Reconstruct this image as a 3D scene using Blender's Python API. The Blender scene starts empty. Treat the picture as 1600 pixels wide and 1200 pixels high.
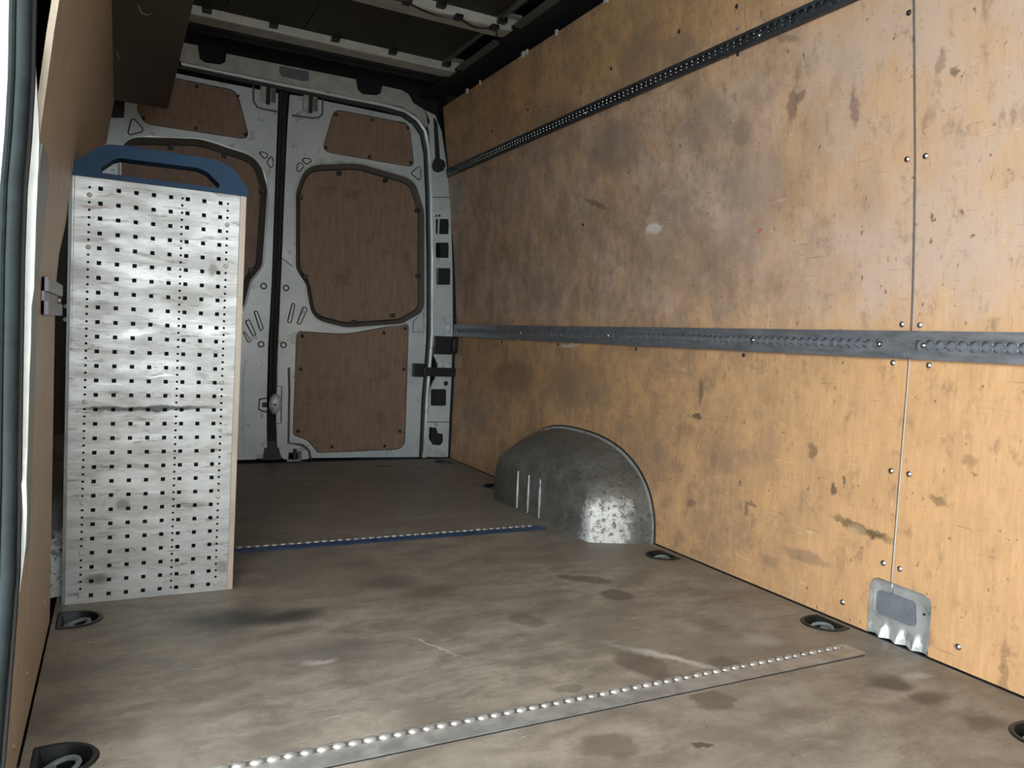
import bpy, bmesh, math, random
from mathutils import Vector, Matrix
from mathutils.geometry import tessellate_polygon
random.seed(7)
S = bpy.context.scene
COL = S.collection

# ------------------------------------------------------------------ camera
FPX = 1200.0                      # focal length in pixels of a 1600x1200 frame
CH = 0.665                        # lens height above the load floor
AY = Vector((-615, -100, FPX)).normalized()
AX = Vector((2336, 51, FPX)); AX = (AX - AX.dot(AY) * AY).normalized()
AD = AY.cross(AX)
if AD.y < 0: AD = -AD
AZ = -AD                          # world axes in the (right, down, forward) frame
cam = bpy.data.cameras.new('camera'); camo = bpy.data.objects.new('camera', cam)
COL.objects.link(camo); S.camera = camo
cam.sensor_width = 36; cam.lens = FPX / 1600 * 36; cam.clip_start = 0.02
right = Vector((AX.x, AY.x, AZ.x)); down = Vector((AX.y, AY.y, AZ.y)); fwd = Vector((AX.z, AY.z, AZ.z))
M = Matrix((right, -down, -fwd)).transposed().to_4x4(); M.translation = (0, 0, CH)
camo.matrix_world = M

# ------------------------------------------------------------------ light
W = bpy.data.worlds.new('world'); S.world = W; W.use_nodes = True
bg = W.node_tree.nodes['Background']
bg.inputs[0].default_value = (0.88, 0.95, 1.0, 1); bg.inputs[1].default_value = 6.2
S.view_settings.view_transform = 'Standard'; S.view_settings.look = 'None'
S.view_settings.gamma = 1; S.view_settings.use_curve_mapping = False
S.view_settings.exposure = 0.48

# ------------------------------------------------------------------ pixel to place
YR = 3.90
def ray(x, y):
    return right * (x - 800) + down * (y - 600) + fwd * FPX
def PF(x, y, z=0.0):
    d = ray(x, y); t = (z - CH) / d.z; return Vector((d.x * t, d.y * t, z))
def PD(x, y, Y=YR):
    d = ray(x, y); t = Y / d.y; return Vector((d.x * t, Y, CH + d.z * t))
WZ = [0, .72, .90, 1.115, 1.46, 1.87, 2.1]; WX = [1.632, 1.632, 1.619, 1.597, 1.55, 1.487, 1.45]
def lerp(v, a, b):
    if v <= a[0]: return b[0]
    for i in range(1, len(a)):
        if v <= a[i]: return b[i-1] + (b[i] - b[i-1]) * (v - a[i-1]) / (a[i] - a[i-1])
    return b[-1]
def xw(z): return lerp(z, WZ, WX)
def PW(x, y):
    X = 1.6
    for i in range(30):
        d = ray(x, y); t = X / d.x; z = CH + d.z * t; X = xw(z)
    return Vector((X, d.y * t, z))
XL = -0.12
def xl(z): return XL + (1.632 - xw(z))
def PX(x, y, X=1.632):
    d = ray(x, y); t = X / d.x; return Vector((X, d.y * t, CH + d.z * t))

# ------------------------------------------------------------------ materials
def mat(name):
    m = bpy.data.materials.new(name); m.use_nodes = True
    return m, m.node_tree, m.node_tree.nodes['Principled BSDF']
def N(nt, typ, **kw):
    n = nt.nodes.new(typ)
    for k, v in kw.items():
        if k in n.inputs: n.inputs[k].default_value = v
        else: setattr(n, k, v)
    return n
def noise(nt, vec, scale, detail=4, rough=.6, dist=0):
    n = N(nt, 'ShaderNodeTexNoise'); n.inputs['Scale'].default_value = scale
    n.inputs['Detail'].default_value = detail; n.inputs['Roughness'].default_value = rough
    n.inputs['Distortion'].default_value = dist
    if vec is not None: nt.links.new(vec, n.inputs['Vector'])
    return n.outputs['Fac']
def rng(nt, val, a, b, c=0, d=1, smooth=True):
    n = N(nt, 'ShaderNodeMapRange'); n.interpolation_type = 'SMOOTHSTEP' if smooth else 'LINEAR'
    for k, v in zip(('From Min', 'From Max', 'To Min', 'To Max'), (a, b, c, d)): n.inputs[k].default_value = v
    nt.links.new(val, n.inputs['Value']); return n.outputs['Result']
def mix(nt, fac, a, b, blend='MIX'):
    n = N(nt, 'ShaderNodeMix'); n.data_type = 'RGBA'; n.blend_type = blend; n.clamp_factor = True
    for sock, v in ((n.inputs[0], fac), (n.inputs[6], a), (n.inputs[7], b)):
        if isinstance(v, (int, float)): sock.default_value = v
        elif isinstance(v, tuple): sock.default_value = (*v, 1) if len(v) == 3 else v
        else: nt.links.new(v, sock)
    return n.outputs[2]
def mul(nt, a, b, op='MULTIPLY'):
    n = N(nt, 'ShaderNodeMath'); n.operation = op
    for s, v in ((n.inputs[0], a), (n.inputs[1], b)):
        if isinstance(v, (int, float)): s.default_value = v
        else: nt.links.new(v, s)
    return n.outputs[0]
def mapping(nt, vec, scale=(1, 1, 1), loc=(0, 0, 0), rot=(0, 0, 0), typ='POINT'):
    n = N(nt, 'ShaderNodeMapping'); n.vector_type = typ
    n.inputs['Location'].default_value = loc; n.inputs['Rotation'].default_value = rot; n.inputs['Scale'].default_value = scale
    nt.links.new(vec, n.inputs['Vector']); return n.outputs[0]
def position(nt): return N(nt, 'ShaderNodeNewGeometry').outputs['Position']
def plane_coords(nt, a, b):
    s = N(nt, 'ShaderNodeSeparateXYZ'); nt.links.new(position(nt), s.inputs[0])
    c = N(nt, 'ShaderNodeCombineXYZ')
    nt.links.new(s.outputs[a], c.inputs[0]); nt.links.new(s.outputs[b], c.inputs[1])
    return c.outputs[0]
def distorted(nt, vec, scale, amt):
    n = N(nt, 'ShaderNodeTexNoise'); n.inputs['Scale'].default_value = scale; n.inputs['Detail'].default_value = 3
    nt.links.new(vec, n.inputs['Vector'])
    s = N(nt, 'ShaderNodeVectorMath'); s.operation = 'SUBTRACT'; s.inputs[1].default_value = (.5, .5, .5)
    nt.links.new(n.outputs['Color'], s.inputs[0])
    m = N(nt, 'ShaderNodeVectorMath'); m.operation = 'SCALE'; m.inputs['Scale'].default_value = amt
    nt.links.new(s.outputs[0], m.inputs[0])
    a = N(nt, 'ShaderNodeVectorMath'); a.operation = 'ADD'
    nt.links.new(vec, a.inputs[0]); nt.links.new(m.outputs[0], a.inputs[1])
    sp = N(nt, 'ShaderNodeSeparateXYZ'); nt.links.new(a.outputs[0], sp.inputs[0])
    c = N(nt, 'ShaderNodeCombineXYZ'); nt.links.new(sp.outputs[0], c.inputs[0]); nt.links.new(sp.outputs[1], c.inputs[1])
    return c.outputs[0]
def stains(nt, col, vec, lst):
    """worn marks with a shape of their own: (u, v, ru, rv, angle, colour, strength, soft)"""
    for (u, v, ru, rv, ang, c, st, soft) in lst:
        m = mapping(nt, vec, scale=(ru, rv, 1), loc=(u, v, 0), rot=(0, 0, math.radians(ang)), typ='TEXTURE')
        l = N(nt, 'ShaderNodeVectorMath'); l.operation = 'LENGTH'; nt.links.new(m, l.inputs[0])
        f = rng(nt, l.outputs['Value'], 1 - soft, 1.0, st, 0)
        col = mix(nt, f, col, c)
    return col
def bump(nt, p, h, strength=.2, dist=.002):
    b = N(nt, 'ShaderNodeBump'); b.inputs['Strength'].default_value = strength; b.inputs['Distance'].default_value = dist
    nt.links.new(h, b.inputs['Height']); nt.links.new(b.outputs[0], p.inputs['Normal'])

def simple(name, col, rough=.5, metal=0, var=.12, scale=30, spec=.5, bmp=0):
    m, nt, p = mat(name)
    v = noise(nt, position(nt), scale, 5)
    c = mix(nt, rng(nt, v, .3, .7), tuple(x * (1 - var) for x in col), tuple(min(1, x * (1 + var)) for x in col))
    nt.links.new(c, p.inputs['Base Color'])
    nt.links.new(rng(nt, v, .2, .8, rough - .06, rough + .08), p.inputs['Roughness'])
    p.inputs['Metallic'].default_value = metal; p.inputs['Specular IOR Level'].default_value = spec
    if bmp: bump(nt, p, noise(nt, position(nt), scale * 3, 4), bmp, .002)
    return m
MT = {}
MT['rubber'] = simple('black_rubber', (.012, .014, .013), .55)
MT['seal'] = simple('door_seal_rubber', (.013, .018, .018), .8, 0, .3, 25, .2)
MT['black'] = simple('black_plastic', (.006, .007, .008), .4)
MT['void'] = simple('unlit_body_cavity', (.012, .013, .014), .8)
MT['screw'] = simple('zinc_screw', (.62, .60, .57), .25, 1)
MT['darkscrew'] = simple('dark_rivet', (.03, .025, .02), .4, .3)
def alumat():
    m, nt, p = mat('scratched_grey_rail')
    v = plane_coords(nt, 1, 2)
    n1 = noise(nt, mapping(nt, v, (3, 12, 1)), 5, 6, .7)
    c = mix(nt, rng(nt, n1, .3, .7), (.125, .13, .14), (.21, .215, .225))
    sc = rng(nt, noise(nt, mapping(nt, v, (30, 3, 1), (0, 0, 0), (0, 0, .12)), 3, 4, .6), .67, .70)
    c = mix(nt, mul(nt, sc, .7), c, (.55, .55, .55))
    nt.links.new(c, p.inputs['Base Color']); p.inputs['Metallic'].default_value = .45
    nt.links.new(rng(nt, n1, .3, .7, .34, .5), p.inputs['Roughness'])
    return m
MT['alu'] = alumat()
MT['aludark'] = simple('dark_anodised_rail', (.040, .044, .048), .42, .3, .2, 20)
MT['alufloor'] = simple('worn_floor_rail', (.33, .315, .285), .36, .45, .25, 25)
MT['blue'] = simple('blue_plastic', (.012, .042, .090), .6, 0, .15, 12, .25)
MT['bluerail'] = simple('blue_rail', (.02, .06, .16), .4, .2, .2, 20)
MT['shelfdark'] = simple('dark_brown_board', (.080, .072, .056), .5, 0, .2, 4)
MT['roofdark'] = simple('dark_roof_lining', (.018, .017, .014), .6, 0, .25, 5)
MT['primer'] = simple('grey_primer', (.44, .44, .39), .5, .2, .15, 14)
MT['strip'] = simple('beige_edge_strip', (.45, .38, .30), .45, .1, .12, 10)
MT['whitefoam'] = simple('white_seam_sealer', (.50, .50, .46), .5, 0, .1, 25)
MT['greystrip'] = simple('grey_door_flange', (.21, .23, .22), .5, .2, .15, 15)
MT['ground'] = simple('outside_ground', (.40, .40, .37), .9, 0, .3, 2)
MT['bulkhead'] = simple('bulkhead_grey', (.36, .37, .37), .5, .1, .1, 6)
MT['pad'] = simple('grey_window_pad', (.13, .14, .155), .55, 0, .15, 40)
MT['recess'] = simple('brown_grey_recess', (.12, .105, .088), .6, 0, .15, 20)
MT['groove'] = simple('dark_pressed_groove', (.035, .04, .042), .55)
MT['flangegrey'] = simple('dull_roof_flange', (.10, .10, .09), .55, .1, .15, 12)
MT['body'] = simple('dark_body_side', (.022, .028, .027), .6, .1, .2, 8)

def silver():
    m, nt, p = mat('silver_van_paint')
    pos = position(nt)
    c = mix(nt, rng(nt, noise(nt, pos, 5, 4), .3, .7), (.50, .545, .55), (.62, .665, .665))
    dirt = rng(nt, noise(nt, pos, 28, 6, .75), .60, .74)
    c = mix(nt, mul(nt, dirt, .18), c, (.16, .15, .13))
    nt.links.new(c, p.inputs['Base Color']); p.inputs['Metallic'].default_value = .28
    nt.links.new(rng(nt, noise(nt, pos, 12, 4), .3, .7, .26, .45), p.inputs['Roughness'])
    bump(nt, p, noise(nt, pos, 9, 2), .12, .004)
    return m
MT['silver'] = silver()

def wallply():
    m, nt, p = mat('worn_plywood_lining')
    v = plane_coords(nt, 1, 2)                     # along the van, up
    g = noise(nt, mapping(nt, v, (14, 1.2, 1)), 7, 9, .70, .15)       # upright veneer grain
    c = mix(nt, rng(nt, g, .25, .75), (.50, .285, .130), (.62, .375, .185))
    cl = noise(nt, mapping(nt, v, (1.3, .8, 1)), 2.2, 5, .6, .8)
    c = mix(nt, mul(nt, rng(nt, cl, .35, .7), .40), c, (.56, .30, .125))
    mo = rng(nt, noise(nt, mapping(nt, v, (1.6, .7, 1), (11, 4, 0)), 7, 9, .76, .1), .42, .66)
    c = mix(nt, mul(nt, mo, .38), c, (.36, .205, .10))
    # grey rubbing band where loads have leaned, above the middle rail
    s = N(nt, 'ShaderNodeSeparateXYZ'); nt.links.new(v, s.inputs[0])
    band = mul(nt, rng(nt, s.outputs[1], .70, .80), rng(nt, s.outputs[1], 1.66, 1.40))
    grey = mul(nt, band, rng(nt, noise(nt, mapping(nt, v, (1.4, 1, 1), (3, 1, 0)), 3.0, 8, .74, .15), .34, .62, .25, .80))
    c = mix(nt, grey, c, (.49, .37, .30))
    scuff_falloff = mul(nt, rng(nt, s.outputs[0], 1.05, 1.9), rng(nt, noise(nt, mapping(nt, v, (1.3, 1, 1), (5, 9, 0)), 5, 10, .80, .1), .36, .64))
    c = mix(nt, mul(nt, scuff_falloff, .72), c, (.20, .138, .098))          # rubbed rear two thirds, darkened further to paint in the light falloff
    sm = rng(nt, noise(nt, mapping(nt, v, (1.5, .8, 1), (7, 2, 0)), 11, 9, .78, .1), .52, .68)
    c = mix(nt, mul(nt, sm, .55), c, (.16, .10, .065))
    st = rng(nt, noise(nt, mapping(nt, v, (12, 2.2, 1), (1, 5, 0)), 6, 8, .78, .1), .56, .70)
    c = mix(nt, mul(nt, st, .45), c, (.19, .115, .07))
    hs = rng(nt, noise(nt, mapping(nt, v, (2.0, 24, 1), (2, 8, 0), (0, 0, .10)), 5, 6, .68, .25), .62, .69)
    c = mix(nt, mul(nt, hs, .55), c, (.15, .09, .055))
    vs = rng(nt, noise(nt, mapping(nt, v, (26, 3.2, 1), (4, 1, 0), (0, 0, .06)), 5, 5, .65, .2), .655, .71)
    c = mix(nt, mul(nt, vs, .6), c, (.13, .08, .05))
    fl = rng(nt, noise(nt, mapping(nt, v, (1, .6, 1)), 45, 5, .65), .64, .69)
    c = mix(nt, mul(nt, fl, .8), c, (.09, .055, .04))
    lt = rng(nt, noise(nt, mapping(nt, v, (2.2, 20, 1), (9, 3, 0), (0, 0, -.12)), 4, 5, .65, .8), .65, .72)
    c = mix(nt, mul(nt, lt, .40), c, (.78, .58, .40))
    dv = distorted(nt, distorted(nt, v, 45, .03), 160, .014)
    L = []
    def at(x, y, ru, rv, ang, col, stg, soft=.5):
        q = PW(x, y); L.append((q.y, q.z, ru, rv, ang, col, stg, soft))
    dk = (.10, .065, .055)
    for a in ((1238, 165, .022, .055, 8, dk, .6), (1250, 150, .02, .02, 0, dk, .6), (1335, 172, .016, .05, -5, dk, .55),
              (1160, 205, .05, .05, 20, (.16, .12, .08), .5), (1470, 95, .014, .03, 20, dk, .4), (1493, 110, .01, .012, 0, dk, .7),
              (1095, 612, .012, .055, 0, (.09, .08, .05), .65), (1088, 650, .034, .012, 3, (.06, .05, .04), .8),
              (1270, 706, .018, .028, 0, (.10, .065, .04), .65), (1345, 826, .115, .014, 8, (.11, .075, .03), .75),
              (1368, 833, .035, .012, 0, (.10, .06, .03), .6), (1235, 545, .05, .03, 0, (.25, .15, .09), .35),
              (1465, 782, .03, .012, 25, (.12, .08, .04), .6), (1445, 988, .02, .022, 0, (.22, .13, .07), .6),
              (1568, 1050, .012, .09, 0, (.20, .11, .06), .55), (1450, 1000, .025, .02, 0, (.2, .11, .06), .4),
              (1022, 357, .055, .022, 0, (.68, .62, .56), .9), (1188, 362, .018, .007, 0, (.5, .04, .05), .8),
              (890, 540, .10, .010, -6, (.6, .5, .4), .7), (870, 620, .012, .03, 0, (.55, .42, .32), .5),
              (1000, 100, .16, .14, 0, (.22, .145, .095), .5), (960, 230, .22, .12, 10, (.20, .14, .11), .45),
              (800, 590, .30, .10, -4, (.12, .075, .05), .45), (1060, 400, .30, .16, 0, (.26, .18, .13), .35),
              (930, 318, .10, .012, 20, (.09, .06, .05), .6), (1173, 787, .034, .010, 0, (.13, .085, .05), .7), (1166, 797, .009, .028, 0, (.13, .085, .05), .7), (1303, 763, .011, .020, 0, (.07, .05, .035), .8),
              (1258, 870, .10, .022, 0, (.20, .125, .085), .5), (1200, 875, .05, .02, 0, (.20, .125, .085), .45), (1070, 672, .05, .03, 0, (.20, .12, .07), .4), (1115, 720, .02, .04, 0, (.18, .11, .06), .4), (1080, 787, .03, .012, -20, (.14, .09, .05), .6),
              (1340, 828, .03, .016, 0, (.35, .25, .16), .6), (1230, 60, .06, .014, 20, (.14, .10, .07), .5), (1515, 720, .022, .018, 0, (.25, .15, .08), .6), (1360, 310, .05, .10, 0, (.38, .26, .19), .4), (1180, 300, .16, .20, 0, (.27, .195, .15), .38),
              (1100, 200, .14, .10, 0, (.22, .16, .125), .4), (1060, 70, .10, .05, 0, (.20, .13, .085), .5), (870, 180, .25, .06, 10, (.17, .115, .075), .4), (1000, 700, .10, .20, 0, (.30, .18, .10), .35), (900, 600, .3, .12, 0, (.24, .145, .085), .4)):
        at(*a)
    c = stains(nt, c, dv, L)
    nt.links.new(c, p.inputs['Base Color'])
    nt.links.new(rng(nt, cl, .3, .7, .42, .58), p.inputs['Roughness'])
    p.inputs['Specular IOR Level'].default_value = .4
    bump(nt, p, g, .10, .001)
    return m
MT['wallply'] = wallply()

def doorply():
    m, nt, p = mat('dull_door_plywood')
    v = plane_coords(nt, 0, 2)
    g = noise(nt, mapping(nt, v, (10, 1.2, 1)), 6, 7, .65, .3)
    c = mix(nt, rng(nt, g, .3, .7), (.20, .125, .078), (.27, .175, .112))
    d = rng(nt, noise(nt, v, 7, 6, .7, .4), .52, .72)
    c = mix(nt, mul(nt, d, .5), c, (.07, .045, .032))
    nt.links.new(c, p.inputs['Base Color']); p.inputs['Roughness'].default_value = .55
    return m
MT['doorply'] = doorply()
def leftply():
    m, nt, p = mat('brown_side_plywood')
    v = plane_coords(nt, 1, 2)
    g = noise(nt, mapping(nt, v, (9, 1.2, 1)), 5, 7, .65, .3)
    c = mix(nt, rng(nt, g, .3, .7), (.32, .25, .175), (.42, .335, .24))
    d = rng(nt, noise(nt, mapping(nt, v, (1, .5, 1)), 9, 6, .7, .4), .56, .74)
    c = mix(nt, mul(nt, d, .4), c, (.12, .09, .065))
    nt.links.new(c, p.inputs['Base Color']); p.inputs['Roughness'].default_value = .5
    return m
MT['leftply'] = leftply()

def floormat():
    m, nt, p = mat('scuffed_floor_board')
    v = plane_coords(nt, 0, 1)
    g = noise(nt, mapping(nt, v, (1.3, 2.4, 1)), 5, 10, .74, .2)
    c = mix(nt, rng(nt, g, .34, .68), (.150, .124, .095), (.300, .256, .204))
    gr = rng(nt, noise(nt, mapping(nt, v, (.9, .7, 1), (4, 2, 0)), 2.1, 4, .55, .4), .40, .66)
    c = mix(nt, mul(nt, gr, .45), c, (.15, .125, .095))
    sp = rng(nt, noise(nt, mapping(nt, v, (2, 1, 1), (6, 3, 0)), 9, 10, .80, .1), .54, .70)
    c = mix(nt, mul(nt, sp, .50), c, (.13, .10, .075))
    wh = rng(nt, noise(nt, mapping(nt, v, (1.5, 1, 1), (9, 6, 0)), 8, 10, .80, .1), .56, .72)
    c = mix(nt, mul(nt, wh, .35), c, (.40, .36, .30))
    sc = rng(nt, noise(nt, mapping(nt, v, (3, 30, 1), (2, 1, 0), (0, 0, .9)), 3.6, 5, .65, .3), .645, .70)
    c = mix(nt, mul(nt, sc, .45), c, (.50, .46, .40))
    fl = rng(nt, noise(nt, v, 60, 4, .65), .665, .71)
    c = mix(nt, mul(nt, fl, .75), c, (.07, .055, .045))
    s = N(nt, 'ShaderNodeSeparateXYZ'); nt.links.new(v, s.inputs[0])
    dv = distorted(nt, distorted(nt, v, 18, .05), 90, .02)
    L = []
    def at(x, y, ru, rv, ang, col, stg, soft=.5):
        q = PF(x, y); L.append((q.x, q.y, ru, rv, ang, col, stg, soft))
    dk = (.045, .040, .034); br = (.080, .060, .043)
    for a in ((360, 968, .17, .10, -8, (.038, .040, .036), .88, .8), (455, 962, .10, .07, 0, (.036, .038, .034), .8, .8),
              (520, 1020, .20, .12, 0, (.12, .108, .092), .6, .9), (610, 910, .12, .08, 0, (.07, .055, .04), .6, .8), (670, 925, .11, .07, 0, (.075, .06, .042), .6, .7),
              (915, 905, .09, .035, -35, br, .65, .35), (965, 930, .05, .05, 0, br, .7, .3), (820, 968, .045, .07, 10, br, .5, .35),
              (1005, 1040, .055, .085, 8, br, .65, .3), (1115, 1095, .055, .045, 0, br, .65, .3), (1130, 1038, .05, .04, 0, br, .55, .4),
              (950, 1165, .06, .05, 0, br, .5, .35), (1390, 1067, .060, .045, 0, (.075, .055, .038), .8, .6), (1450, 1093, .070, .045, 0, (.075, .055, .038), .8, .6),
              (1535, 1128, .062, .04, 0, (.08, .06, .042), .75, .6), (885, 1075, .04, .02, 0, br, .5, .4),
              (1030, 1025, .022, .17, 35, (.50, .46, .40), .55, .9), (1060, 1030, .02, .12, 30, (.52, .48, .42), .5, .9), (1190, 1000, .06, .06, 0, (.38, .34, .29), .5, .8),
              (680, 1010, .006, .12, 28, (.48, .45, .4), .55, .8), (1085, 985, .05, .05, 0, (.40, .36, .31), .4, .9), (1435, 1057, .05, .02, 0, (.45, .42, .36), .5, .8),
              (500, 1035, .05, .018, 0, (.5, .46, .42), .5, .9), (210, 1108, .07, .014, 4, (.13, .105, .075), .55, .7),
              (600, 728, .045, .03, 0, (.02, .018, .015), .85, .4), (1095, 1165, .02, .012, 0, (.05, .04, .03), .8, .4), (900, 860, .30, .22, 0, (.13, .11, .085), .35, .8)):
        at(*a)
    c = stains(nt, c, dv, L)
    nt.links.new(c, p.inputs['Base Color'])
    nt.links.new(rng(nt, g, .3, .7, .46, .62), p.inputs['Roughness'])
    w = N(nt, 'ShaderNodeTexWave'); w.inputs['Scale'].default_value = 130; w.inputs['Distortion'].default_value = .5
    nt.links.new(v, w.inputs['Vector'])
    bump(nt, p, mul(nt, w.outputs['Fac'], mul(nt, g, 1.0)), .10, .0006)
    return m
MT['floor'] = floormat()

def perfmat():
    m, nt, p = mat('worn_zinc_sheet')
    v = plane_coords(nt, 0, 2)
    n1 = noise(nt, mapping(nt, v, (1.2, 6, 1), (0, 0, 0), (0, 0, .08)), 4, 9, .72, .15)
    c = mix(nt, rng(nt, n1, .3, .7), (.44, .44, .42), (.58, .585, .565))
    n2 = rng(nt, noise(nt, mapping(nt, v, (1.5, 8, 1), (5, 2, 0), (0, 0, -.1)), 6, 9, .78, .15), .53, .66)
    c = mix(nt, mul(nt, n2, .75), c, (.15, .135, .115))
    n4 = rng(nt, noise(nt, mapping(nt, v, (1.5, 2.5, 1), (3, 3, 0)), 4, 8, .72, .3), .42, .66)
    c = mix(nt, mul(nt, n4, .45), c, (.26, .25, .22))
    n3 = rng(nt, noise(nt, mapping(nt, v, (1.2, 22, 1), (1, 7, 0), (0, 0, .06)), 5, 6, .65, .3), .62, .69)
    c = mix(nt, mul(nt, n3, .6), c, (.80, .80, .78))
    dv = distorted(nt, v, 30, .02); L = []
    def at(x, y, ru, rv, ang, col, stg, soft=.6):
        q = PD(x, y, 2.01); L.append((q.x, q.z, ru, rv, ang, col, stg, soft))
    for a in ((235, 638, .20, .0085, 1.5, (.05, .05, .05), .85), (150, 322, .045, .006, 4, (.25, .2, .16), .7),
              (165, 305, .03, .004, 8, (.3, .25, .2), .5), (333, 422, .012, .018, 0, (.2, .17, .13), .7), (150, 905, .035, .02, 0, (.16, .15, .13), .7),
              (192, 790, .02, .018, 0, (.2, .19, .17), .7), (300, 790, .06, .008, 0, (.2, .19, .17), .6), (345, 885, .02, .02, 0, (.2, .19, .17), .5),
              (165, 480, .04, .018, 0, (.28, .27, .25), .5), (315, 585, .02, .01, 0, (.25, .24, .22), .5), (230, 730, .06, .01, -8, (.3, .28, .25), .5),
              (250, 587, .04, .004, 0, (.9, .9, .88), .6), (215, 520, .07, .012, 12, (.88, .88, .86), .5)):
        at(*a)
    c = stains(nt, c, dv, L)
    nt.links.new(c, p.inputs['Base Color']); p.inputs['Metallic'].default_value = .85
    nt.links.new(rng(nt, n1, .3, .75, .62, .44), p.inputs['Roughness'])
    bump(nt, p, noise(nt, mapping(nt, v, (1, 2.2, 1)), 7, 3, .5, .6), .35, .006)
    return m
MT['perf'] = perfmat()

def archmat():
    m, nt, p = mat('dirty_wheel_arch_metal')
    pos = position(nt)
    n1 = noise(nt, pos, 14, 6, .7, .4)
    c = mix(nt, rng(nt, n1, .3, .7), (.105, .10, .084), (.205, .20, .175))
    s = N(nt, 'ShaderNodeSeparateXYZ'); nt.links.new(pos, s.inputs[0])
    wob = mul(nt, noise(nt, pos, 18, 7, .75), .15)
    low = mul(nt, mul(nt, rng(nt, mul(nt, s.outputs[2], wob, 'ADD'), .235, .18), rng(nt, mul(nt, s.outputs[1], wob, 'ADD'), 2.275, 2.22)), rng(nt, mul(nt, s.outputs[0], wob, 'ADD'), 1.635, 1.59))
    pale_speckle = rng(nt, noise(nt, pos, 45, 6, .75), .36, .50)
    c = mix(nt, mul(nt, low, pale_speckle), c, (.74, .74, .70))            # pale speckled patch low on the front
    c = mix(nt, mul(nt, rng(nt, noise(nt, pos, 60, 6, .75), .56, .62), .85), c, (.05, .045, .035))
    nt.links.new(c, p.inputs['Base Color']); p.inputs['Metallic'].default_value = .35
    nt.links.new(rng(nt, n1, .3, .7, .36, .58), p.inputs['Roughness'])
    bump(nt, p, noise(nt, pos, 32, 8, .72), .9, .006)
    return m
MT['arch'] = archmat()
def galv():
    m, nt, p = mat('pressed_galvanised_metal')
    pos = position(nt); n1 = noise(nt, pos, 25, 5, .65)
    c = mix(nt, rng(nt, n1, .3, .7), (.42, .43, .41), (.60, .61, .59))
    nt.links.new(c, p.inputs['Base Color']); p.inputs['Metallic'].default_value = .6
    nt.links.new(rng(nt, n1, .3, .7, .25, .42), p.inputs['Roughness'])
    bump(nt, p, noise(nt, pos, 30, 3), .15, .003)
    return m
MT['galv'] = galv()

# ------------------------------------------------------------------ helpers
def empty(name, loc, label=None, cat=None, group=None, kind=None):
    o = bpy.data.objects.new(name, None); COL.objects.link(o); o.location = loc; o.empty_display_size = .05
    return tag(o, label, cat, group, kind)
def tag(o, label=None, cat=None, group=None, kind=None):
    for k, v in (('label', label), ('category', cat), ('group', group), ('kind', kind)):
        if v: o[k] = v
    return o
def world_origin(o):
    v = Vector((0, 0, 0))
    while o: v += o.location; o = o.parent
    return v
def obj(name, verts, faces, m, parent=None, smooth=False, loc=None):
    """verts in world metres; the object's origin is loc (default: the parent's own origin or the bottom centre)"""
    vs = [Vector(v) for v in verts]
    if loc is None:
        lo = [min(v[i] for v in vs) for i in range(3)]; hi = [max(v[i] for v in vs) for i in range(3)]
        loc = Vector(((lo[0] + hi[0]) / 2, (lo[1] + hi[1]) / 2, lo[2]))
    loc = Vector(loc)
    me = bpy.data.meshes.new(name); me.from_pydata([v - loc for v in vs], [], faces)
    bm = bmesh.new(); bm.from_mesh(me); bmesh.ops.recalc_face_normals(bm, faces=bm.faces); bm.to_mesh(me); bm.free()
    if smooth:
        for f in me.polygons: f.use_smooth = True
        try: me.set_sharp_from_angle(angle=math.radians(40))
        except Exception: pass
    me.materials.append(MT[m]); me.update()
    o = bpy.data.objects.new(name, me); COL.objects.link(o)
    if parent: o.parent = parent; o.location = loc - world_origin(parent)
    else: o.location = loc
    return o
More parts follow.
